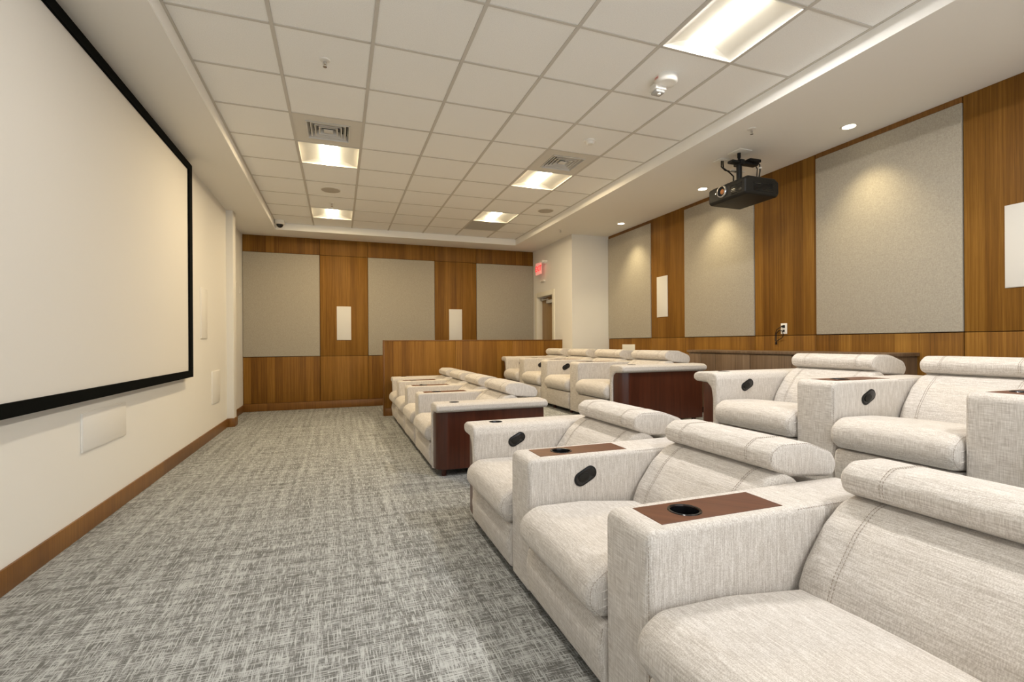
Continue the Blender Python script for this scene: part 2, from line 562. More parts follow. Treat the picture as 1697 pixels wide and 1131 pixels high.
# ------------------------------------------------------------------ ceiling: soffit ring, tray edge, grid, tiles
bm = bmesh.new()
add_box(bm, -1.76, TX0, YF - .1, 9.5, ZS, ZS + .3)
add_box(bm, TX1, 5.0, YF - .1, 9.5, ZS, ZS + .3)
add_box(bm, TX0, TX1, TY1, 9.5, ZS, ZS + .3)
add_box(bm, TX0, TX1, YF - .1, TY0, ZS, ZS + .3)
ceil = structure(link('ceiling', finish(bm, smooth=False), M['soffit']), 'dropped soffit around a tiled ceiling tray')
box('tray_edge', TX0, TX0 + .006, TY0, TY1, ZS, ZT, M['tray'], ceil)
box('tray_edge', TX1 - .006, TX1, TY0, TY1, ZS, ZT, M['tray'], ceil)
box('tray_edge', TX0 + .006, TX1 - .006, TY1 - .006, TY1, ZS, ZT, M['tray'], ceil)
box('tray_edge', TX0 + .006, TX1 - .006, TY0, TY0 + .006, ZS, ZT, M['tray'], ceil)
box('ceiling_deck', TX0, TX1, TY0, TY1, ZT + .16, ZT + .2, M['ventdark'], ceil)
W = 0.012
for x in GX[1:-1]:
    box('grid_bar', x - W, x + W, TY0 + .006, TY1 - .006, ZT - .001, ZT + .03, M['grid'], ceil)
box('grid_bar', TX0 + .006, TX0 + .022, TY0 + .006, TY1 - .006, ZT - .001, ZT + .03, M['grid'], ceil)
box('grid_bar', TX1 - .022, TX1 - .006, TY0 + .006, TY1 - .006, ZT - .001, ZT + .03, M['grid'], ceil)
bars = {}
for y in GY[1:-1]:
    for i in range(7):
        a = GX[i] + (W if i else .022); b = GX[i + 1] - (W if i < 6 else .022)
        k = round(b - a, 4)
        if k not in bars:
            q = bmesh.new(); add_box(q, 0, b - a, -W * .8, W * .8, 0, .03); bars[k] = finish(q, smooth=False)
        link('grid_bar', bars[k], M['grid'], ceil, (a, y, ZT))

def row_y(j): return 3.334 + 0.61 * j
TROFF = {(1, 3): 'far', (1, 7): 'end', (5, 3): 'far', (5, 6): 'end', (5, -2): 'near', (5, -6): 'near', (1, -2): 'side', (1, -6): 'side'}  # side pair and rearmost near light are unseen, added for fill
VENTS = [(1, 2), (5, 2)]
tiles = {}
def cell(i, k):
    return GX[i] + (W if i else .022), GX[i + 1] - (W if i < 6 else .022), GY[k] + W * .8, GY[k + 1] - W * .8
for i in range(7):
    for k in range(len(GY) - 1):
        j = k - 9                       # row index: row j runs from row_y(j) to row_y(j+1)
        if (i, j) in TROFF or (i, j) in VENTS: continue
        a, b, c, d = cell(i, k)
        key = (round(b - a, 3), round(d - c, 3), (i, j) == (5, 7))
        if key not in tiles:
            q = bmesh.new(); add_box(q, 0, b - a, 0, d - c, 0, .016, r=.0015, seg=1); tiles[key] = finish(q, smooth=False)
        o = link('ceiling_tile', tiles[key], M['returngrey'] if (i, j) == (5, 7) else M['tile'], ceil, (a, c, ZT + .004))
        if (i, j) == (5, 7): o['label'] = 'grey return air tile'

# ------------------------------------------------------------------ lights
def troffer(i, j, kind, label):
    x0, x1 = GX[i] + W, GX[i + 1] - W
    y0, y1 = row_y(j) + W * .8, row_y(j + 1) - W * .8
    cx, cy = (x0 + x1) / 2, (y0 + y1) / 2
    hx, hy = (x1 - x0) / 2, (y1 - y0) / 2
    t = thing('ceiling_light', (cx, cy, ZT), label, 'ceiling light', 'square recessed ceiling lights')
    q = bmesh.new()                      # curved reflector wings left and right, closed sloped ends
    for s in (-1, 1):
        prof = [(hx, .003), (hx * .85, .018), (hx * .65, .036), (hx * .45, .050), (hx * .28, .058)]
        ra = [q.verts.new((s * px, -hy, pz)) for px, pz in prof]
        rb = [q.verts.new((s * px, hy, pz)) for px, pz in prof]
        for a in range(len(prof) - 1):
            q.faces.new((ra[a], ra[a + 1], rb[a + 1], rb[a]))
    for s in (-1, 1):
        v = [q.verts.new((-hx, s * hy, .002)), q.verts.new((hx, s * hy, .002)), q.verts.new((hx * .5, s * hy * .84, .062)), q.verts.new((-hx * .5, s * hy * .84, .062))]
        q.faces.new(v)
    v = [q.verts.new(p) for p in ((-hx, -hy, .10), (hx, -hy, .10), (hx, hy, .10), (-hx, hy, .10))]
    q.faces.new(v)
    link('reflector', finish(q, 60), M['reflect'], t)
    q = bmesh.new()
    for (a, b, c, d) in ((-hx, hx, -hy, -hy + .006), (-hx, hx, hy - .006, hy), (-hx, -hx + .006, -hy, hy), (hx - .006, hx, -hy, hy)):
        add_box(q, a, b, c, d, -.002, .006)
    link('rim', finish(q, smooth=False), M['white'], t)
    q = bmesh.new()
    prof = round_poly([Vector((-hx * .27, .07)), Vector((-hx * .24, .026)), Vector((hx * .24, .026)), Vector((hx * .27, .07))], [0, .025, .025, 0], 5)
    A = [q.verts.new((p.x, -hy * .86, p.y)) for p in prof]; B = [q.verts.new((p.x, hy * .86, p.y)) for p in prof]
    for a in range(len(prof)):
        b = (a + 1) % len(prof); q.faces.new((A[a], A[b], B[b], B[a]))
    q.faces.new(A); q.faces.new(B[::-1])
    link('lens', finish(q, 60), M['lampwarm' if kind in ('far', 'end') else 'lampneut'], t)
    la = bpy.data.lights.new('lamp', 'AREA'); la.shape = 'RECTANGLE'
    la.size = hx * .44; la.size_y = hy * 1.6
    la.energy = TROFFER_W * {'far': 1.1, 'end': 0.7, 'near': 1.4, 'side': 0.38}[kind]
    la.color = WARM if kind in ('far', 'end') else NEUT
    lo = bpy.data.objects.new('lamp', la); COL.objects.link(lo); lo.parent = t
    lo.location = (0, 0, .022)
    return t

LT = {(1, 3): 'square ceiling light beside the left air vent', (1, 7): 'far left square ceiling light nearest the dome camera',
      (5, 3): 'square ceiling light beside the right air vent', (5, 6): 'far right square ceiling light before the grey tile',
      (5, -2): 'largest square ceiling light at the top of the picture, near the strobe',
      (1, -2): 'unseen square ceiling light added for fill above the viewer on the screen side',
      (1, -6): 'unseen square ceiling light added for fill behind the viewer on the screen side', (5, -6): 'unseen square ceiling light added for fill behind the viewer over the seats'}
for (i, j), kd in TROFF.items():
    troffer(i, j, kd, LT[(i, j)])

def downlight(x, y, label):
    t = thing('downlight', (x, y, ZS), label, 'downlight', 'round downlights in the right soffit')
    lathe('trim_ring', [(.068, .0), (.070, -.004), (.060, -.006), (.052, -.003), (.050, .0)], (0, 0, 0), M['white'], t, 32)
    lathe('lens', [(0, -.0025), (.048, -.002), (.050, .0)], (0, 0, 0), M['spotlens'], t, 32)
    s = bpy.data.lights.new('spot', 'SPOT'); s.energy = SPOT_W; s.color = (1.0, 0.83, 0.50)
    s.spot_size = math.radians(95); s.spot_blend = 0.9; s.shadow_soft_size = 0.04
    so = bpy.data.objects.new('spot', s); COL.objects.link(so); so.parent = t
    so.location = (0, 0, -.02)
downlight(4.25, 2.984, 'round downlight above the widest beige wall panel, right of the projector')
downlight(4.25, 4.80, 'round downlight just left of the projector')
downlight(4.25, 6.63, 'farthest round downlight beside the white corner block')
downlight(4.25, 1.15, 'round downlight out of view beside the viewer')

# ------------------------------------------------------------------ ceiling devices
def vent(i, j, label):
    x0, x1 = GX[i] + W, GX[i + 1] - W
    y0, y1 = row_y(j) + W * .8, row_y(j + 1) - W * .8
    cx, cy = (x0 + x1) / 2, (y0 + y1) / 2
    t = thing('air_vent', (cx, cy, ZT), label, 'air vent', 'square air vents in the ceiling')
    hx, hy = (x1 - x0) / 2, (y1 - y0) / 2
    o = 0.19
    q = bmesh.new()
    for (a, b, c, d) in ((-hx, hx, -hy, -o), (-hx, hx, o, hy), (-hx, -o, -o, o), (o, hx, -o, o)):
        add_box(q, a, b, c, d, .002, .014)
    link('pan', finish(q, smooth=False), M['ventpan'], t)
    box('duct', -o, o, -o, o, .07, .08, M['ventdark'], t)
    for n, h in enumerate((.19, .155, .120, .085)):
        q = bmesh.new()                 # sloped square cone ring
        lo, up = h, h - .020
        for (ax, ay), (bx, by) in (((-1, -1), (1, -1)), ((1, -1), (1, 1)), ((1, 1), (-1, 1)), ((-1, 1), (-1, -1))):
            za = -.006 if n == 0 else .002
            v = [q.verts.new((ax * lo, ay * lo, za)), q.verts.new((bx * lo, by * lo, za)),
                 q.verts.new((bx * up, by * up, .05)), q.verts.new((ax * up, ay * up, .05))]
            q.faces.new(v)
            w = [q.verts.new((ax * lo, ay * lo, za)), q.verts.new((bx * lo, by * lo, za)),
                 q.verts.new((bx * (lo - .009), by * (lo - .009), za - .001)), q.verts.new((ax * (lo - .009), ay * (lo - .009), za - .001))]
            q.faces.new(w)
            u = [w[3].co.copy(), w[2].co.copy()]
            g = [q.verts.new(u[0]), q.verts.new(u[1]), q.verts.new((bx * (up - .003), by * (up - .003), .05)), q.verts.new((ax * (up - .003), ay * (up - .003), .05))]
            q.faces.new(g)
        link('louver_ring', finish(q, smooth=False), M['ventmetal'], t)
    box('core_plate', -.04, .04, -.04, .04, .002, .008, M['ventmetal'], t, r=.002)
vent(1, 2, 'square louvred air vent near the screen side of the ceiling')
vent(5, 2, 'square louvred air vent near the projector side of the ceiling')

def sprinkler(x, y, z, label):
    t = thing('sprinkler', (x, y, z), label, 'sprinkler', 'ceiling sprinklers')
    lathe('escutcheon', [(.0, -.008), (.020, -.008), (.034, -.005), (.038, .004)], (0, 0, 0), M['white'], t, 24)
    q = bmesh.new()
    add_cyl(q, (0, 0, -.006), (0, 0, -.03), .007, n=10)
    add_tube(q, [(-.010, 0, -.012), (-.012, 0, -.03), (-.004, 0, -.046)], .0025, 6)
    add_tube(q, [(.010, 0, -.012), (.012, 0, -.03), (.004, 0, -.046)], .0025, 6)
    link('head', finish(q), M['chrome'], t)
    lathe('deflector', [(0, -.046), (.014, -.046), (.014, -.049), (0, -.049)], (0, 0, 0), M['chrome'], t, 16)
sprinkler(-0.08, 3.64, ZT + .003, 'pendant sprinkler on a tile nearest the top left')
sprinkler(-0.08, 7.30, ZT + .003, 'tiny sprinkler just before the far left light')
sprinkler(3.467, 3.30, ZS, 'pendant sprinkler on the soffit above the projector')
sprinkler(3.51, 7.31, ZS, 'tiny sprinkler on the far soffit near the white corner block')

t = thing('smoke_detector', (2.364, 4.234, ZT + .003), 'small round white smoke detector beside the right air vent', 'smoke detector')
lathe('base', [(.058, .002), (.058, -.010), (.050, -.014), (0, -.014)], (0, 0, 0), M['white'], t)
lathe('chamber', [(.045, -.014), (.040, -.030), (.030, -.038), (0, -.038)], (0, 0, 0), M['white'], t)

t = thing('fire_strobe', (2.345, 3.03, ZT + .003), 'white oval fire alarm strobe hanging below the ceiling tiles', 'fire alarm')
q = bmesh.new()
poly = [Vector((.085 * math.cos(a) , .085 * math.sin(a))) for a in [2 * PI * k / 32 for k in range(32)]]
b1 = soft_extrude(poly, -.052, .002, .02, axis='Z', seg=4, mid=2, r1=.001)
link('body', finish(b1, 50), M['white'], t)
box('strobe_housing', -.07, .03, .03, .115, -.075, -.03, M['white'], t, r=.006)
box('strobe_lens', -.062, .022, .035, .11, -.098, -.074, M['lensgrey'], t, r=.012)
lathe('flash_bulb', [(0, -.014), (.012, -.010), (.014, 0), (.012, .01), (0, .014)], (-.02, .06, -.096), M['white'], t, 12)
lettering('lettering', 'FIRE', .024, M['ledred'], t, (-.0855, 0.0, -.022), (PI / 2, 0, -PI / 2))

def round_speaker(x, y, label):
    t = thing('ceiling_speaker', (x, y, ZT + .003), label, 'speaker', 'round in-ceiling speakers')
    lathe('grille', [(0, -.007), (.10, -.007), (.113, -.005)], (0, 0, 0), M['grey'], t, 36)
    lathe('bezel', [(.113, -.006), (.12, -.005), (.122, .002)], (0, 0, 0), M['ventpan'], t, 36)
round_speaker(-0.085, 6.69, 'round in-ceiling speaker between the two left lights')
round_speaker(2.97, 6.70, 'round in-ceiling speaker right of the far right light')

t = thing('dome_camera', (-0.885, 8.60, ZT + .003), 'white dome security camera in the far corner of the ceiling tray', 'camera')
lathe('housing', [(.075, .0), (.078, -.03), (.072, -.06), (.058, -.066)], (0, 0, 0), M['white'], t)
lathe('dome', [(.052, -.060), (.050, -.080), (.036, -.105), (.018, -.115), (0, -.118)], (0, 0, 0), M['blackgl'], t)

# ------------------------------------------------------------------ projection screen
SX = -1.405
t = thing('projection_screen', (XL, 3.9, 0.83), 'large fixed projection screen in a black velvet frame on the left wall', 'screen')
sy0, sy1, sz0, sz1 = 2.02 - 3.9, 5.755 - 3.9, 0.0, 2.995 - 0.83
bw = 0.068
fx0, fx1 = 0.012, SX - XL
q = bmesh.new()
box('canvas', .012, fx1 - .018, sy0 + .02, sy1 - .02, sz0 + .02, sz1 - .02, M['screen'], t)
def mitre(name, pts, x0, x1):
    q = bmesh.new()
    a = [q.verts.new((x1, y, z)) for y, z in pts]; b = [q.verts.new((x0, y, z)) for y, z in pts]
    q.faces.new(a); q.faces.new(b[::-1])
    for i in range(4): q.faces.new((a[i], a[(i + 1) % 4], b[(i + 1) % 4], b[i]))
    link(name, finish(q, smooth=False), M['velvet'], t)
iy0, iy1, iz0, iz1 = sy0 + .10, sy1 - .10, sz0 + bw, sz1 - bw
mitre('frame_bar', [(sy0, sz0), (sy1, sz0), (iy1, iz0), (iy0, iz0)], fx0, fx1)
mitre('frame_bar', [(sy1, sz0), (sy1, sz1), (iy1, iz1), (iy1, iz0)], fx0, fx1)
mitre('frame_bar', [(sy1, sz1), (sy0, sz1), (iy0, iz1), (iy1, iz1)], fx0, fx1)
mitre('frame_bar', [(sy0, sz1), (sy0, sz0), (iy0, iz0), (iy0, iz1)], fx0, fx1)

# ------------------------------------------------------------------ wall speakers (flat grilles)
def plate_x(name, x, face, y0, y1, z0, z1, label, cat, mat, group=None, th=.012):
    t = thing(name, (x, (y0 + y1) / 2, z0), label, cat, group)
    h = (y1 - y0) / 2; H = z1 - z0
    a, b = (0, th) if face > 0 else (-th, 0)
    box('grille', a, b, -h + .003, h - .003, .003, H - .003, mat, t, r=.003)
    box('rim', a * .7, b * .7, -h, h, 0, H, M['white'], t, r=.002)
    return t
G1 = 'flat white in-wall speakers'
plate_x('wall_speaker', XL, 1, 6.345, 6.625, 1.228, 1.815, 'tall white flat speaker right of the screen frame', 'speaker', M['grille'], G1)
plate_x('wall_speaker', XL, 1, 6.845, 7.25, 0.418, 0.827, 'low white flat speaker near the far end of the screen wall', 'speaker', M['grille'], G1)
plate_x('wall_speaker', XL, 1, 3.64, 4.28, 0.50, 0.742, 'wide white flat speaker below the projection screen', 'speaker', M['grille'], G1)
plate_x('wall_speaker', XR, -1, 5.88, 6.13, 1.531, 2.14, 'tall white flat speaker on the wood strip beside the white corner block', 'speaker', M['grille'], G1)
plate_x('wall_speaker', XR, -1, 1.82, 2.072, 1.533, 2.13, 'tall white flat speaker on the wood at the right picture edge', 'speaker', M['grille'], G1)
plate_x('wall_speaker', XR, -1, 6.72, 7.085, 0.86, 1.12, 'white flat speaker low on the wall behind the far back-row seats', 'speaker', M['grille'], G1)
def plate_y(x0, x1, z0, z1, label):
    t = thing('wall_speaker', ((x0 + x1) / 2, YB, z0), label, 'speaker', G1)
    h = (x1 - x0) / 2
    box('grille', -h + .003, h - .003, -.012, 0, .003, z1 - z0 - .003, M['grille'], t, r=.003)
    box('rim', -h, h, -.008, 0, 0, z1 - z0, M['white'], t, r=.002)
plate_y(-0.03, 0.217, 1.227, 1.84, 'white flat speaker on the left wood strip of the far wall')
plate_y(2.04, 2.30, 1.22, 1.825, 'white flat speaker on the right wood strip of the far wall')
def switch(y, z, label):
    t = thing('light_switch', (-1.545, y, z), label, 'switch')
    box('plate', 0, .007, -.035, .035, 0, .115, M['white'], t, r=.002)
    box('toggle', .007, .012, -.012, .012, .03, .085, M['white'], t, r=.002)
switch(8.74, 2.06, 'small white wall plate nearest the pilaster')
switch(9.06, 2.0, 'small white wall plate in the far left corner')

# ------------------------------------------------------------------ exit door, sign
dr = structure(box('door_1', 3.935, 3.98, DY0 + .055, DY1 - .055, 0.008, DZ - .05, M['door'], r=.002), 'birch wood exit door')
box('door_frame', 3.815, 3.95, DY0 - .05, DY0 + .05, 0, DZ + .05, M['frame'], dr, r=.004)
box('door_frame', 3.815, 3.95, DY1 - .05, DY1 + .05, 0, DZ + .05, M['frame'], dr, r=.004)
box('door_frame', 3.815, 3.95, DY0 + .05, DY1 - .05, DZ - .045, DZ + .05, M['frame'], dr, r=.004)
box('door_closer', 3.86, 3.935, 8.42, 8.72, 1.93, 1.995, M['steel'], dr, r=.008)
q = bmesh.new()
add_box(q, 3.865, 3.885, 8.66, 8.95, 2.005, 2.02)
add_box(q, 3.865, 3.925, 8.90, 8.96, 2.02, 2.035)
link('closer_arm', finish(q, smooth=False), M['steel'], dr)
lathe('door_handle', [(0, -.06), (.024, -.055), (.026, -.03), (.012, -.02), (.012, 0)], (3.935, 8.42, 1.0), M['steel'], dr, 16, axis='X')

t = thing('exit_sign', (3.83, 8.75, 2.50), 'red lit EXIT sign on a white bracket above the door', 'exit sign')
box('panel', -.112, -.102, -.13, .15, 0, .235, M['exitpanel'], t, r=.002)
box('bracket', -.115, 0, -.19, -.02, .225, .262, M['white'], t, r=.004)
box('arm', -.108, -.0, -.14, -.10, .21, .235, M['white'], t)
lettering('lettering', 'EXIT', .15, M['exitred'], t, (-.1135, .01, .115), (PI / 2, 0, -PI / 2), .0012, .003)
t = thing('door_sensor', (3.83, 8.76, 2.36), 'small white sensor between the exit sign and the door', 'sensor')
box('body', -.04, 0, -.09, .09, 0, .035, M['white'], t, r=.008)
box('window', -.042, -.03, -.05, .05, .008, .02, M['grey'], t)

# ------------------------------------------------------------------ projector
t = thing('ceiling_projector', (3.82, 3.75, 2.555), 'black home theatre projector hanging from the right soffit', 'projector')
body = round_poly([Vector((-.215, .02)), Vector((-.19, 0)), Vector((.19, 0)), Vector((.215, .04)), Vector((.21, .145)), Vector((.16, .178)), Vector((-.17, .178)), Vector((-.215, .150))], .02, 4)
soft('body', body, -.24, .24, .022, M['charcoal'], t, seg=4, mid=2)
lathe('lens_ring', [(.046, .004), (.048, -.014), (.056, -.016), (.062, -.006), (.062, .006)], (-.215, .05, .098), M['chrome'], t, 32, axis='X')
lathe('lens_barrel', [(.048, -.012), (.036, -.002), (.024, .0005)], (-.215, .05, .098), M['black'], t, 32, axis='X')
lathe('lens_glass', [(0, -.010), (.012, -.008), (.022, -.003), (.026, .001)], (-.215, .05, .098), M['amber'], t, 24, axis='X')
def grid_slats(name, n, x0, x1, y0, y1, z0, z1, axis):
    g = box(name, x0, x1, y0, y1, z0, z1, M['blackgl'], t, r=.002)
    for k in range(n):
        z = z0 + (z1 - z0) * (k + .5) / n
        if axis == 'x': box('slat', x0 - .003, x1, y0 + .004, y1 - .004, z - .003, z + .003, M['charcoal'], g)
        else: box('slat', x0 + .004, x1 - .004, y0 - .003, y1, z - .003, z + .003, M['charcoal'], g)
grid_slats('vent_grille', 6, -.2165, -.20, -.20, -.06, .035, .125, 'x')
grid_slats('side_grille', 6, -.11, .13, -.2425, -.23, .04, .12, 'y')
box('badge', -.15, -.09, .0, .10, -.0012, .001, M['ventdark'], t)
lathe('sensor', [(0, -.004), (.007, -.003), (.008, .002)], (-.214, .135, .10), M['chrome'], t, 12, axis='X')
q = bmesh.new()
add_box(q, -.13, .13, -.09, .09, .178, .190, r=.003)
for sx in (-1, 1):
    for sy in (-1, 1): add_cyl(q, (sx * .11, sy * .075, .165), (sx * .11, sy * .075, .20), .012, n=10)
link('mount_plate', finish(q), M['black'], t)
q = bmesh.new(); add_cyl(q, (-.045, 0, .16), (-.045, 0, .40), .026, n=20); add_cyl(q, (-.045, 0, .385), (-.045, 0, .46), .012, n=14)
add_cyl(q, (-.045, 0, .44), (-.045, 0, .485), .017, n=14)
link('pole', finish(q), M['black'], t)
q = bmesh.new(); add_box(q, -.16, .17, -.035, .035, .375, .40, r=.004); add_box(q, .03, .17, -.07, .06, .395, .425, r=.006); add_box(q, -.07, -.02, -.05, .05, .36, .41, r=.005)
link('bracket', finish(q), M['black'], t)
box('ceiling_plate', -.125, .035, -.09, .07, .485, .4945, M['white'], t, r=.002)
tube('cable', [(.16, -.02, .41), (.19, -.03, .39), (.195, -.03, .33), (.18, -.03, .25), (.19, -.04, .20), (.20, -.05, .14)], .006, M['black'], t)
tube('cable', [(.15, .02, .41), (.175, .01, .40), (.18, -.01, .35), (.17, -.01, .24), (.15, -.02, .16)], .005, M['black'], t)
box('cable_tie', .183, .207, -.042, -.018, .345, .362, M['white'], t, r=.002)
t2 = bpy.data.objects.new('junction_box', None); COL.objects.link(t2); t2.parent = t; t2.location = (3.775 - 3.82, 3.985 - 3.75, ZS - 2.555)
box('plate', -.06, .06, -.06, .06, -.008, 0, M['white'], t2, r=.002)
tube('cable', [(.01, -.01, -.006), (.015, -.01, -.08), (.05, -.06, -.14), (.04, -.12, -.20), (.0, -.16, -.30), (.01, -.15, -.36)], .007, M['black'], t2)
tube('cable', [(-.01, -.01, -.006), (-.012, -.01, -.07), (.0, -.05, -.12), (.05, -.14, -.16), (.04, -.20, -.17)], .006, M['black'], t2)
box('cable_tray', -.02, .16, -.16, -.13, -.155, -.149, M['white'], t2)

# ------------------------------------------------------------------ outlet with cable
t = thing('wall_outlet', (XR, 3.92, 1.236), 'white power outlet with a dangling black cord, right of the projector', 'outlet')
box('cover_plate', -.006, 0, -.038, .038, 0, .116, M['white'], t, r=.002)
box('socket', -.009, -.004, -.016, .016, .066, .098, M['black'], t, r=.003)
box('socket', -.009, -.004, -.012, .012, .022, .046, M['black'], t, r=.003)
pts = [(-.012, .0, .08), (-.03, .02, .075), (-.04, .06, .05), (-.03, .085, .0), (-.03, .09, -.07), (-.02, .08, -.08), (-.02, .05, -.06), (-.03, .0, -.04), (-.035, -.02, -.01), (-.03, .0, .035), (-.02, .05, .04), (-.015, .085, .01), (-.015, .09, -.09)]
tube('cord', pts, .004, M['black'], t)
box('plug', -.03, -.008, -.012, .016, .072, .092, M['black'], t, r=.004)
box('cord_end', -.022, -.008, .082, .098, -.115, -.085, M['black'], t, r=.003)

# ------------------------------------------------------------------ credenza on the platform
CX0 = 4.16
t = thing('credenza', (4.36, 3.8, RZ), 'long walnut credenza against the right wall behind the seats', 'credenza')
def cb(name, x0, x1, y0, y1, z0, z1, parent, r=.002, mat='cred'):
    return box(name, x0 - 4.36, x1 - 4.36, y0 - 3.8, y1 - 3.8, z0, z1, M[mat], parent, r=r)
cb('body', CX0 + .022, XR - .002, 2.64, 4.965, .07, .735, t)
cb('top', CX0 - .015, XR - .002, 2.62, 4.985, .735, .765, t, .004)
cb('plinth', CX0 + .05, XR - .002, 2.68, 4.93, 0, .07, t, .002, 'black')
ds = [4.965, 4.745, 4.51, 4.0, 3.495, 3.05, 2.64]
for a, b in zip(ds, ds[1:]):
    d = cb('door', CX0, CX0 + .02, b + .003, a - .003, .075, .728, t)

# ------------------------------------------------------------------ recliners
ARM_L, ARM_H, BASE_Z = 1.06, 0.635, 0.045
SEAT = round_poly([Vector(p) for p in ((-.012, .272), (-.058, .315), (-.052, .392), (.02, .437), (.25, .434), (.57, .398), (.60, .27), (.10, .262))],
                  [.03, .06, .07, .09, .3, .04, .03, .05], 5)
BACK = round_poly([Vector(p) for p in ((.505, .372), (.552, .478), (.635, .588), (.715, .650), (.79, .668), (.865, .622), (.83, .42), (.69, .345))],
                  [.04, .15, .15, .12, .05, .05, .06, .05], 5)
HEAD = round_poly([Vector(p) for p in ((.722, .680), (.706, .735), (.762, .772), (.90, .770), (1.03, .724), (1.060, .675), (1.035, .624), (.81, .644))],
                  [.03, .04, .055, .15, .05, .04, .035, .2], 5)
BASE = round_poly([Vector(p) for p in ((-.006, .262), (-.022, .18), (-.004, .05), (.72, .05), (.72, .262))], [.03, .12, .03, .02, .02], 5)
SEAT = resample(SEAT, .045); BACK = resample(BACK, .045); HEAD = resample(HEAD, .05)

def crown(y0, y1, amt, zmid):
    def f(v):
        s = max(0.0, 1 - ((v.y - (y0 + y1) / 2) / ((y1 - y0) / 2)) ** 2)
        k = 1.0 if v.z > zmid else 0.0
        return Vector((v.x, v.y, v.z + amt * s * k))
    return f

def prof_path(poly, y, i_sel, off=0.0005):
    nr = normals2(poly)
    return [(Vector((poly[i].x + nr[i].x * off, y, poly[i].y + nr[i].y * off)), Vector((nr[i].x, 0, nr[i].y))) for i in i_sel]

def front_idx(poly, test):
    """indices of the profile for which test(p) holds, ordered along the polygon from its first run"""
    idx = [i for i in range(len(poly)) if test(poly[i])]
    # rotate so that the run is contiguous
    for k in range(len(idx)):
        if idx[k] - idx[k - 1] != 1 and k > 0:
            idx = idx[k:] + idx[:k]; break
    return idx

def merge_bm(list_of):
    out = bmesh.new()
    for b in list_of:
        me = bpy.data.meshes.new('t'); b.to_mesh(me); b.free(); out.from_mesh(me); bpy.data.meshes.remove(me)
    return out

def stitches(parent, bms):
    o = link('stitching', finish(merge_bm(bms), smooth=False), M['stitch'], parent)
    o['kind'] = 'stuff'
    return o

def cup(parent, x, y, z, ring=True):
    c = lathe('cup_holder', [(.052, .0015), (.050, .004), (.044, .003), (.0425, -.004), (.041, -.062), (0, -.064)] if ring else
              [(.046, .0008), (.044, .002), (.0425, -.002), (.041, -.062), (0, -.064)], (x, y, z), M['blackgl'], parent, 32)
    return c

def cup_cutter(x, y, z):
    b = bmesh.new(); add_cyl(b, (x, y, z - .068), (x, y, z + .05), .0435, n=32); return b

def lever(parent, x, y, z, facing):
    """oval recline handle let into the inner face of an arm; facing = -1 looks towards -y"""
    def stad(L, R, n=10):
        pts = []
        for k in range(n + 1):
            a = -PI / 2 + PI * k / n; pts.append(Vector((L + R * math.cos(a), R * math.sin(a))))
        for k in range(n + 1):
            a = PI / 2 + PI * k / n; pts.append(Vector((-L + R * math.cos(a), R * math.sin(a))))
        c, s = math.cos(math.radians(28)), math.sin(math.radians(28))
        return [Vector((x + p.x * c - p.y * s, z + p.x * s + p.y * c)) for p in pts]
    def ex(poly, d0, d1, r):
        a, b = sorted((y + facing * d0, y + facing * d1))
        return soft_extrude(poly, a, b, r, seg=2, mid=1)
    h = link('recline_handle', finish(ex(stad(.028, .033), -.004, .004, .0015)), M['black'], parent)
    link('handle_well', finish(ex(stad(.025, .027), .0035, .0046, .0004)), M['blackgl'], h)
    pd = [Vector((p.x - .010, p.y - .004)) for p in stad(.009, .020)]
    link('paddle', finish(ex(pd, .004, .010, .002)), M['charcoal'], h)
    return h

def tray_arm(parent, y0, y1):
    """straight arm with a wooden tray and cup holder on top; y0 < y1"""
    poly = round_poly([Vector((0, BASE_Z)), Vector((ARM_L, BASE_Z)), Vector((ARM_L, ARM_H - .03)), Vector((ARM_L - .06, ARM_H)), Vector((0, ARM_H))], [.012, .02, .04, .06, .035], 5)
    me = finish(soft_extrude(poly, y0, y1, .020, seg=4, mid=2), 50)
    tx0, tx1, ty0, ty1 = .075, .535, y0 + .038, y1 - .038
    cc = (.215, (y0 + y1) / 2)
    c1 = bmesh.new(); add_box(c1, tx0, tx1, ty0, ty1, ARM_H - .008, ARM_H + .05)
    me = boolean_cut(me, [c1, cup_cutter(cc[0], cc[1], ARM_H)])
    a = link('arm', me, M['linen'], parent)
    q = bmesh.new(); add_box(q, tx0 + .0008, tx1 - .0008, ty0 + .0008, ty1 - .0008, ARM_H - .0078, ARM_H + .0012, r=.001, seg=1)
    tm = boolean_cut(finish(q), [cup_cutter(cc[0], cc[1], ARM_H)])
    link('wood_tray', tm, M['traywood'], a)
    cup(a, cc[0], cc[1], ARM_H)
    st = []
    n1 = Vector((-.7, -.7, 0)).normalized(); n2 = Vector((0, -.6, .8)).normalized()
    e = .006
    st.append(dashes([(Vector((e, y0 + e * .9, z)), n1) for z in (ARM_H - .04, .30, BASE_Z + .03)]))
    st.append(dashes([(Vector((x, y0 + e, ARM_H - e * .9)), n2) for x in (.56, .80, ARM_L - .08)]))
    stitches(a, st)
    return a

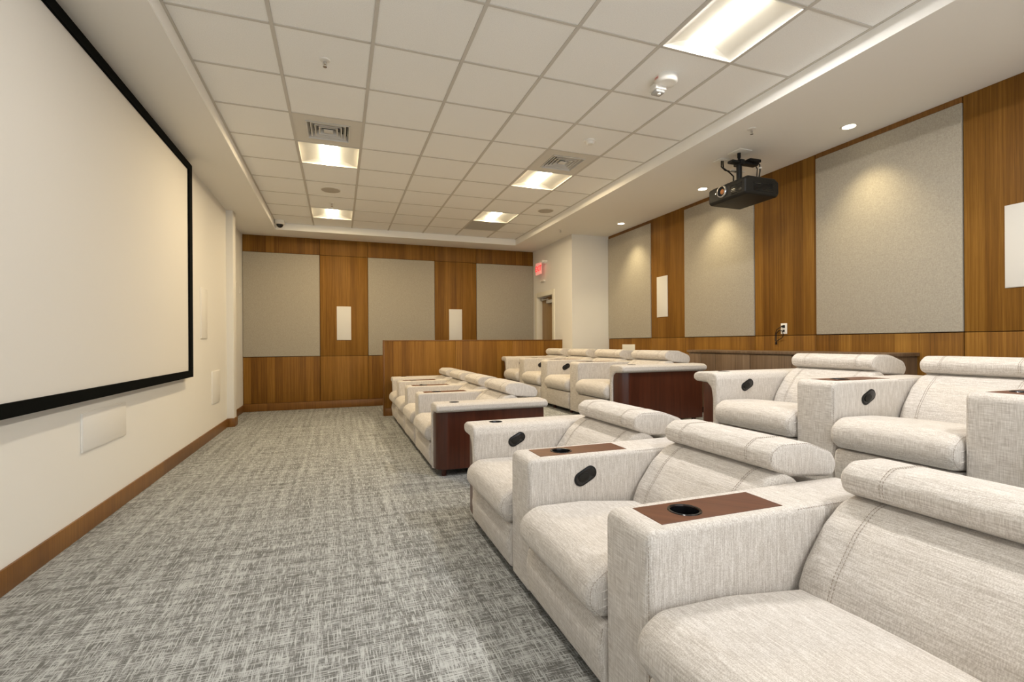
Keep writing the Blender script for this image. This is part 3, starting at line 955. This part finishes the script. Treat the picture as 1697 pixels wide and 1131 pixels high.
def end_arm(parent, inner, d):
    """end arm: fabric inside and rolled top, wooden outer side; d=+1 spreads to +y, -1 to -y"""
    pr = [(0, BASE_Z), (0, .585), (.012, .622), (.05, ARM_H + .002), (.215, ARM_H), (.262, .618), (.262, .575), (.225, .560), (.115, .556), (.070, .52), (.056, .44), (.056, BASE_Z)]
    rad = [.004, .05, .03, .05, .03, .028, .022, .02, .02, .05, .05, .004]
    poly = round_poly([Vector((inner + d * a, b)) for a, b in pr], rad, 4)
    me = finish(soft_extrude(poly, 0.0, ARM_L - .02, .018, axis='X', seg=4, mid=4), 50)
    cc = (.185, inner + d * .13)
    me = boolean_cut(me, [cup_cutter(cc[0], cc[1], ARM_H)])
    a = link('arm', me, M['linen'], parent)
    cup(a, cc[0], cc[1], ARM_H, ring=False)
    y_in, y_out = inner + d * .058, inner + d * .215
    pts = [Vector((.012, y_in)), Vector((.008, y_in + d * .02)), Vector((.014, y_out - d * .04)), Vector((.10, y_out)), Vector((ARM_L - .045, y_out)), Vector((ARM_L - .045, y_in))]
    poly = round_poly(pts, [.003, .02, .05, .07, .01, .002], 5)
    link('side_panel', finish(soft_extrude(poly, .062, .559, .003, axis='Z', seg=1, mid=1), 40), M['mahog'], a)
    for x in (.085, ARM_L - .11):
        lathe('foot', [(0, 0), (.020, 0), (.026, .062), (0, .062)], (x, inner + d * .15, 0), M['mahog'], a, 14)
    st = [dashes([(Vector((x, inner + d * .2635, .612)), Vector((0, d, .3)).normalized()) for x in (.03, .5, ARM_L - .05)])]
    stitches(a, st)
    return a

def recliner(x, z, far, near, label, group, far_end=False, near_end=False, has_lever=True):
    """far = (y of the far arm's inner face, its other face); near = y of the near arm's inner face.  The chair faces -x."""
    fy = far[0]
    ny = near
    base_y = ny
    t = thing('recliner', (x, base_y, z), label, 'recliner', group)
    L = fy - ny                        # seat width; local y runs from 0 (near) to L (far)
    b = soft('base', BASE, .004, L - .004, .022, M['linen'], t, seg=3, mid=2)
    st = [dashes([(Vector((x_, .012, z_)), Vector((-.7, -.7, 0)).normalized()) for x_, z_ in ((-.004, .245), (-.013, .18), (.002, .08))])]
    stitches(b, st)
    s = soft('seat_cushion', SEAT, .006, L - .006, .036, M['linen'], t, seg=5, mid=8, deform=crown(0, L, .012, .36))
    k = soft('backrest', BACK, .008, L - .008, .034, M['linen'], t, seg=5, mid=8)
    h = soft('headrest', HEAD, .014, L - .014, .017, M['linen'], t, seg=5, mid=8)
    box('back_shell', .80, ARM_L - .02, .002, L - .002, BASE_Z, .595, M['linen'], t, r=.02, seg=3)
    # stitching
    fi = front_idx(BACK, lambda p: (p.y - .372) * .86 > (p.x - .52) * .80 - .012 and .38 < p.y < .67 and p.x < .80)
    st = []
    for yy in (L * .17, L * .17 + .010, L * .83, L * .83 - .010):
        st.append(dashes(prof_path(BACK, yy, fi)))
    stitches(k, st)
    hi = front_idx(HEAD, lambda p: p.x < .98 and p.y > .69)
    st = []
    for yy in (L * .20, L * .20 + .009, L * .80, L * .80 - .009):
        st.append(dashes(prof_path(HEAD, yy, hi)))
    hi2 = front_idx(HEAD, lambda p: p.x > .69 and p.y > .70)
    nrh = normals2(HEAD)
    st.append(dashes([(Vector((HEAD[i].x - nrh[i].x * .0045, .0185, HEAD[i].y - nrh[i].y * .0045)), Vector((nrh[i].x * .7, -.7, nrh[i].y * .7)).normalized()) for i in hi2]))
    stitches(h, st)
    nrs = normals2(SEAT)
    si = front_idx(SEAT, lambda p: p.x < .20 and p.y > .27)
    st = [dashes([(Vector((SEAT[i].x - nrs[i].x * .0105, .017, SEAT[i].y - nrs[i].y * .0105)), Vector((nrs[i].x * .7, -.7, nrs[i].y * .7)).normalized()) for i in si])]
    stitches(s, st)
    # gathered pleats at the near front corner of the cushion
    for q_, (px, pz) in enumerate(((-.028, .36), (-.018, .335), (-.03, .31))):
        bm = bmesh.new()
        add_tube(bm, [(px + .002, .014, pz), (px + .02, .0065, pz + .004), (px + .05, .0075, pz + .010)], .0035, 6)
        link('pleat', finish(bm), M['linen'], s)
    for fx in (.07, .70):
        lathe('foot', [(0, 0), (.018, 0), (.024, .055), (0, .055)], (fx, .09, 0), M['mahog'], t, 14)
        lathe('foot', [(0, 0), (.018, 0), (.024, .055), (0, .055)], (fx, L - .09, 0), M['mahog'], t, 14)
    if far_end: a = end_arm(t, L, 1)
    else: a = tray_arm(t, L, far[1] - ny)
    if has_lever: lever(a, .285, L, .537, -1)
    if near_end: end_arm(t, 0.0, -1)
    return t

def seat_row(x, z, edges, labels, group, levers):
    """edges: for each chair (inner face of its far arm, other face of that arm), then the inner face of the near end arm"""
    n = len(labels)
    for i in range(n):
        far = edges[i]
        near = edges[i + 1][1] if i < n - 1 else edges[n]
        if i < n - 1:
            near = max(edges[i + 1])
        far_in = min(far); far_out = max(far)
        recliner(x, z, (far_in, far_out), near, labels[i], group, far_end=(i == 0), near_end=(i == n - 1), has_lever=bool(levers[i]))

FN = 'near block of the front row'
seat_row(0.79, 0.0, [(2.905, 3.17), (1.99, 2.215), (1.11, 1.335), 0.42],
         ['front row recliner at the aisle end of the near block, seat facing the screen',
          'front row recliner in the middle of the near block, fully in view',
          'nearest recliner in the bottom right corner, seat cut by the picture edge'], FN, [1, 1, 0])
FF = 'far block of the front row'
seat_row(0.775, 0.0, [(7.58, 7.84), (6.80, 7.02), (5.92, 6.14), (5.05, 5.27), 4.32],
         ['front row recliner farthest away, against the wood partition',
          'front row recliner second from the wood partition',
          'front row recliner third from the wood partition',
          'front row recliner with the dark wood side panel facing the aisle gap'], FF, [1, 1, 0, 0])
BN = 'near block of the back row'
seat_row(2.64, RZ, [(2.84, 3.10), (1.95, 2.19), (1.12, 1.345), 0.43],
         ['back row recliner at the aisle end of the near block, before the credenza',
          'back row recliner with a wide seat, below the widest beige wall panel',
          'back row recliner at the right picture edge, only its arm in view'], BN, [1, 1, 0])
BF = 'far block of the back row'
seat_row(2.64, RZ, [(7.62, 7.88), (6.79, 7.01), (5.94, 6.16), (5.05, 5.27), 4.36],
         ['back row recliner farthest away, against the wood partition',
          'back row recliner second from the wood partition',
          'back row recliner third from the wood partition',
          'back row recliner with the dark wood side panel facing the aisle gap'], BF, [1, 1, 1, 0])
